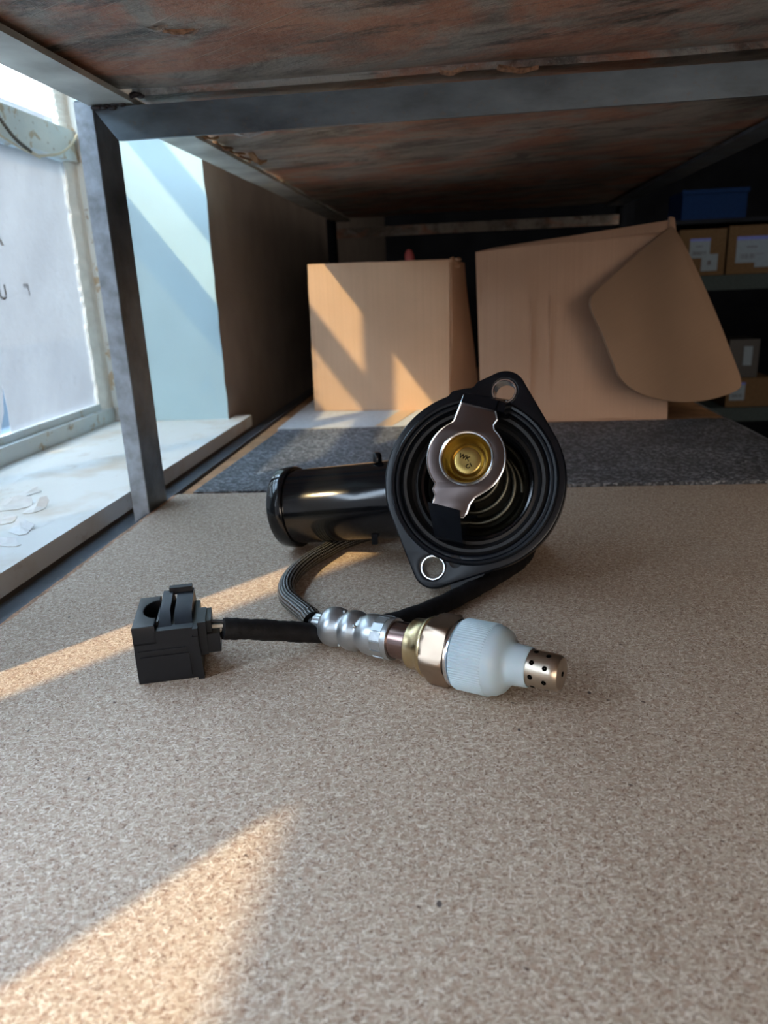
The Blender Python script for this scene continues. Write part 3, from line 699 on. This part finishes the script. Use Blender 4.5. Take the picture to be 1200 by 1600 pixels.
# metal thermostat bowl and conical spring seen under the bridge
sx, sy = 2.0, -3.0
lathe_obj('thermostat_bowl', [(-8.6, 23.2), (-7.6, 22.6), (-8.4, 21.6), (-12, 20.8), (-15, 19), (-16, 15), (-20, 13.6), (-21, 6), (-21, .3)], M['coil'], hs, at(1, -1, 0), 72)
sp_pts = []
for i in range(241):
    t = i/240; r = 18.8-8*t; a = 2*pi*4*t; sp_pts.append(Vector(((sx*(1-t)-1.8*t)+r*cos(a), (sy*(1-t)+8*t)*.9+r*sin(a), -14+17.5*t)))
obj('spring', tube(bmesh.new(), sp_pts, 1.35, 10), M['coil'], hs, True, frame=HF)
# brass capsule with stamped text
BC = (-1.8, 9.0)
PD = 7.2
lathe_obj('brass_capsule', [(-1.2, 12), (-.3, 11.2), (-2.2, 10.2), (-4.6, 9.4), (-5.6, 8.2), (-5.2, 7.3), (-4.2, 6.9), (-3.4, 6.2), (-3.2, 5.4), (-3.3, 3), (-3.3, .1)], M['brass'], hs, at(BC[0]-.3, BC[1]-.6, PD), 64)
cap_ = [c for c in hs.children if c.name.startswith('brass')][0]
text_mesh('stamped_text', 'WK', 3.0, M['hole'], cap_, at(BC[0]-1.7, BC[1]+.8, PD-3.25) @ Matrix.Rotation(-.35, 4, 'Z'), .03, .05)
text_mesh('stamped_text', 'C1', 2.6, M['hole'], cap_, at(BC[0]+.7, BC[1]-3.0, PD-3.25) @ Matrix.Rotation(.5, 4, 'Z'), .03, .05)
# stamped steel bridge
def arc(cx, cy, r, a0, a1, n=24): return [(cx+r*cos(a0+(a1-a0)*k/n), cy+r*sin(a0+(a1-a0)*k/n)) for k in range(n+1)]
PC = (-2.1, 8.9); RR = 17.4
br = []
br += [(10.6, 26.3), (9.2, 23.6), (9.6, 21.9)]
br += arc(PC[0], PC[1], RR, radians(48), radians(-58), 30)
br += [(3.2, -8.5), (1.2, -11.5), (.2, -15.5), (-1.2, -17.5), (-15.6, -14.6), (-15.2, -11), (-14.6, -8.2), (-15.8, -5.6)]
br += arc(PC[0], PC[1], RR, radians(223), radians(116), 30)
br += [(-8.6, 25.6), (-6.0, 33.2), (-5.2, 37), (8.8, 33.6), (9.6, 30)]
plate('bridge_plate', [br, circ(PC[0]+.3, PC[1], 11.2, 56)], 1.6, M['chrome'], hs, at(0, 0, PD), bevel=.55)
lathe_obj('bridge_rim', [(-1.8, 11.3), (0, 10.9), (.9, 11.1), (1.15, 11.7), (.7, 12.5)], M['shiny'], hs, at(PC[0]+.3, PC[1], PD), 64)
rim = [Vector((x, y, .5)) for x, y in br]; rim.append(rim[0])
obj('plate_edge', tube(bmesh.new(), rim, .45, 8, cap=False), M['shiny'], hs, True, frame=at(0, 0, PD))
# plastic lugs that hold the bridge
bm = bmesh.new(); hexa(bm, [(-6.3, 33.0, -5), (12.4, 29.0, -5), (14.2, 38.5, -6), (-5.5, 40.6, -6), (-5.6, 33.6, PD+2.6), (9.6, 29.9, PD+2.6), (10.4, 34.8, PD+.8), (-4.6, 38.2, PD+.8)])
obj('top_lug', bm, M['black'], hs, bevel=.8, frame=HF)
bm = bmesh.new(); hexa(bm, [(9.2, 28.6, -5), (14.6, 28.0, -5), (16, 37, -5), (10, 38, -5), (10.1, 30.2, PD+1.3), (13.2, 29.6, PD+.8), (14, 34, PD-.6), (10.8, 35, PD-.4)])
obj('top_lug', bm, M['black'], hs, bevel=.8, frame=HF)
bm = bmesh.new(); hexa(bm, [(-17.5, -13.4, -12), (-1.5, -16.2, -12), (-2.5, -31, -6), (-15.5, -28, -6), (-17.2, -11.6, PD+3), (-2.6, -14.6, PD+3), (-1.8, -28, 3.0), (-14.6, -26, 3.0)])
obj('bottom_lug', bm, M['black'], hs, bevel=2.0, frame=HF)
lathe_obj('ejector_mark', [(.1, 2.9), (-.05, 2.7), (-.05, .1)], M['rubber'], hs, at(-5.0, -36.8, .15), 24)
bm = bmesh.new(); hexa(bm, [(-6.5, -50.3, -10), (8.5, -42.6, -10), (11, -37.5, -16), (-7, -40, -16), (-6.5, -49.5, -1.2), (7.5, -42.2, -1.2), (12, -36, -1), (-7, -38, -1)])
obj('web', bm, M['black'], hs, bevel=.8, frame=HF)
# side pipe with its rolled collar
PA = Vector((10, 350, 36.4)); PE = Vector((-96, 374, 22.3)); pd = (PE-PA).normalized(); PL = (PE-PA).length
PF = axis_frame(PA, pd)
lathe_obj('pipe', [(0, 20.6), (30, 20.3), (60, 20.0), (PL-9.4, 19.7), (PL-9.0, 19.9), (PL-8.8, 21.4), (PL-8.2, 21.8), (PL-4, 21.6), (PL-1, 21.2), (PL, 20.4), (PL, 17), (PL-20, 16.6)], M['pipe'], hs, PF, 96)
for a in (radians(196), radians(228)):                          # mould part lines
    p0 = [PF @ (Vector((19.75*cos(a), 19.75*sin(a), z))*S)/S for z in (20, PL-14)]
    obj('mould_line', tube(bmesh.new(), [Vector(p) for p in p0], .28, 6), M['pipe'], hs, True)
lathe_obj('nub', [(0, 2.4), (3.6, 2.2), (4.6, 1.4), (4.8, .1)], M['black'], hs, axis_frame((-43, 361.5, 50), (0, 0, 1)), 20)
box('tab', (-46, -43, 347, 350, 10.5, 16), M['black'], hs, bevel=.4)

# ------------------------------------------------------------------ oxygen sensor
C0 = Vector((-53.7, 258.1, 9.2)); C1 = Vector((6.7, 226.7, 12.5)); sd = (C1-C0).normalized()
os_ = empty('oxygen_sensor', (-20, 240, 0), 'oxygen sensor with hex body, white ribbed cap, perforated tip and black cable', 'car part')
SF = axis_frame(C0, sd)
def sl_(name, prof, m, parent=os_, seg=64, **kw): return lathe_obj(name, prof, M[m], parent, SF, seg, **kw)
def ribs(r, a, k, seg): return r*(1+.035*(1 if k % 4 < 2 else -1))
sl_('crimped_tail', [(-5, 2), (-4.8, 3.8), (-4, 4.2), (-.4, 4.2), (0, 4.6)], 'alu', seg=48, rfun=ribs)
sl_('metal_sleeve', [(-.6, 4.2), (0, 5.6), (.8, 6.8), (2, 7.5), (4.5, 7.9), (6.8, 7.5), (8.6, 6.5), (10, 6.5), (11.2, 7.5), (13, 7.85), (15.4, 7.7), (17, 6.55), (18.4, 6.55), (19.8, 7.6), (22, 7.95), (24.5, 7.9), (26, 7.5), (27, 7.6), (31.6, 7.9), (32.2, 7.7), (32.2, 6.8)], 'alu')
bm = bmesh.new()
for s_, a in ((9.4, 1.5), (17.6, 2.4), (9.4, 3.9), (17.6, 0.4), (9.4, 5.3)):
    bmesh.ops.create_icosphere(bm, subdivisions=2, radius=.75*S, matrix=Matrix.Translation(Vector((6.9*cos(a), 6.9*sin(a), s_))*S))
obj('crimp_dimples', bm, M['alu'], os_, True, frame=SF)
for s_ in (2.4, 21.6, 25.6):
    for k in range(0, 28): pass
bm = bmesh.new()
for k in range(14):
    a = 2*pi*k/14; m_ = Matrix.Rotation(a, 4, 'Z') @ Matrix.Translation(Vector((7.72, 0, 27.8))*S)
    bmesh.ops.create_cube(bm, size=1*S, matrix=m_ @ Matrix.Diagonal((.5, 3.0, 4.4, 1)))
obj('crimp_band', bm, M['alu'], os_, frame=SF)
sl_('tinted_tube', [(32, 6.9), (40.5, 6.9)], 'brown')
sl_('gold_collar', [(40, 6.9), (40, 8.6), (40.6, 9.2), (42, 9.3), (44.6, 9.4), (46.4, 10.6), (47.2, 11.0), (48.2, 11.0), (49, 10.4)], 'gold')
def hexr(r, a, k, seg):
    th = 2*pi*k/seg; return r if r < 11.05 else min(r, 11.1/cos(((th+pi/6*0) % (pi/3))-pi/6))
sl_('hex_nut', [(48.2, 8), (48.2, 11), (48.9, 12.1), (49.8, 12.9), (56.8, 12.9), (57.6, 12.0), (57.8, 8)], 'hexm', seg=96, rfun=hexr)
sl_('washer', [(57.8, 8), (57.8, 11.4), (58.3, 11.8), (58.8, 11.4), (59.0, 11.8), (59.5, 11.8), (59.8, 11.2), (59.8, 8)], 'shiny')
def capr(r, a, k, seg): return r+(.36 if (k % 4 < 2 and r > 12.0) else 0)
wc = sl_('white_cap', [(60, 8), (60, 11.8), (60.5, 12.05), (71.6, 12.05), (72, 11.98), (74, 11.7), (76, 10.6), (77.4, 8.8), (78.2, 7.6), (79.4, 7.0), (84.4, 6.7), (85, 6.3)], 'cap', seg=320, rfun=capr)
tip = sl_('perforated_tip', [(80, 6.1), (92.6, 6.1), (94.4, 5.9), (95.4, 5.2), (95.6, 4.2), (95.6, .1)], 'tip')
for s_, off in ((87.0, 0), (91.6, .18)):
    for k in range(8):
        a = 2*pi*k/8+off; fr = SF @ Matrix.Rotation(a, 4, 'Z') @ Matrix.Translation(Vector((5.75, 0, s_))*S) @ Matrix.Rotation(pi/2, 4, 'Y')
        lathe_obj('vent_hole', [(0, .86), (.38, .86), (.40, .6), (.40, .05)], M['hole'], tip, fr, 14)
lathe_obj('vent_hole', [(0, .9), (.06, .9), (.06, .1)], M['hole'], tip, SF @ Matrix.Translation(Vector((0, 0, 95.65))*S), 14)
# braided cable from the tail round to under the pipe, then the black sleeve to the plug
bp = [C0-sd*6.5, (-63.5, 269, 8.4), (-70, 279.5, 7.2), (-77, 292, 5.8), (-81, 307, 5.2), (-81, 324, 4.8), (-77.5, 340, 4.6), (-72, 354, 4.2), (-65, 368, 4.1), (-48, 386, 4.1), (-20, 397, 4.3), (0, 404, 4.3)]
obj('braided_cable', tube(bmesh.new(), smooth_path(bp, 14), 4.0, 20), M['braid'], os_, True)
obj('inner_wires', tube(bmesh.new(), [C0-sd*7.5, C0-sd*3.5], 2.2, 10), M['rubber'], os_, True)
obj('sleeve_cuff', tube(bmesh.new(), smooth_path([Vector(bp[1])+Vector((1.5, -2, .2)), Vector(bp[1])*.5+Vector(bp[0])*.5, bp[0]], 3), 4.25, 24), M['braid'], os_, True)
spth = [(-88.6, 239.5, 16.4), (-80, 244, 14), (-70, 250, 10.5), (-58, 257, 6.2), (-48, 262, 4.3), (-36, 267, 4.2), (-22, 276, 4.3), (-8, 290, 4.3), (4, 305, 4.3), (16, 322, 4.3), (28, 342, 4.3), (33, 365, 4.3), (26, 390, 4.3), (12, 402, 4.3), (0, 404, 4.3)]
def sr(L): return 4.0+.12*sin(L*.5)+.1*sin(L*1.7)
obj('black_sleeve', tube(bmesh.new(), smooth_path(spth, 10), 4.1, 20, rf=sr), M['sleeve'], os_, True)
# plug
X1, Y1 = Vector((cos(.29), sin(.29), 0)), Vector((-sin(.29), cos(.29), 0))
KF = frame_of((-117.7, 226.7, .05), X1, Y1, (0, 0, 1))
W, D = 21, 28
plug = box('plug', (0, W, 0, D, 0, 16), M['conn'], os_, bevel=.9, frame=KF)
def kp(name, d, bev=.4, m='conn'):
    return box(name, d, M[m], plug, bevel=bev, frame=KF)
notch = [(0, 0), (8, 0), (8, 7.5)]+[(8-5.2*cos(a), 15.5+8*sin(a)) for a in [radians(-90+15*k) for k in range(1, 12)]]+[(8, 23.5), (8, D), (0, D)]
plate('notched_end', [notch], 7.5, M['conn'], plug, KF @ Matrix.Translation(Vector((0, 0, 18.6))*S), bevel=.5)
kp('latch_base', (7.6, W, .0, D, 15.5, 20.2), .6)
bm = bmesh.new(); hexa(bm, [(8.8, 2.5, 19.8), (13.6, 2.5, 19.8), (13.6, D, 19.8), (8.8, D, 19.8), (9.4, 9, 24), (13.0, 9, 24), (13.0, D-2, 25), (9.4, D-2, 25)])
obj('latch', bm, M['conn'], plug, bevel=.5, frame=KF)
bm = bmesh.new(); hexa(bm, [(14.6, 3.5, 19.8), (W, 3.5, 19.8), (W, D, 19.8), (14.6, D, 19.8), (14.6, 8, 23.4), (W-.3, 8, 23.4), (W-.3, D, 24.4), (14.6, D, 24.4)])
obj('latch_block', bm, M['conn'], plug, bevel=.5, frame=KF)
kp('latch_ridge', (11.6, W-.8, D-3, D, 23.5, 26.2), .6); kp('latch_ridge', (7.4, 8.8, 5, 7, 19.9, 21.6), .3)
kp('panel_line', (1.2, W-3, -.45, .5, 12.2, 13.0), .15); kp('panel_line', (1.6, W-2, -.5, .6, .9, 10.6), .3)
kp('end_flange', (W, W+1.8, -1.2, D-3, .3, 20), .4)
bm = bmesh.new(); hexa(bm, [(W+.2, -1.6, .0), (W+2.4, -1.6, .0), (W+2.4, 2, .0), (W+.2, 2, 0), (W-.4, -1.4, 17), (W+1.6, -1.4, 17), (W+1.6, 2, 17), (W-.4, 2, 17)])
obj('end_tab', bm, M['conn'], plug, bevel=.4, frame=KF)
kp('wire_boot', (W+1.6, W+9.2, 2.2, 13, 8.2, 15.6), 1.2); kp('wire_boot', (W+1.6, W+6.4, 4, 16, 15.2, 20.2), 1.2); kp('boot_step', (W+1.6, W+4.6, 1.5, 15, 8, 21), .6)
for k, (z, m) in enumerate(((19, 'rubber'), (16.8, 'wire_w'), (14.8, 'wire_w'), (12.6, 'rubber'))):
    p0 = KF @ (Vector((W+(8.2 if z < 16 else 5.8), 7, z-.4))*S)/S; q0 = Vector((-85.5, 241.5, z*.55+7.2))
    obj('wire', tube(bmesh.new(), [Vector(p0), (Vector(p0)+q0)/2+Vector((0, 0, .3)), q0], .75, 8), M[m], os_, True)
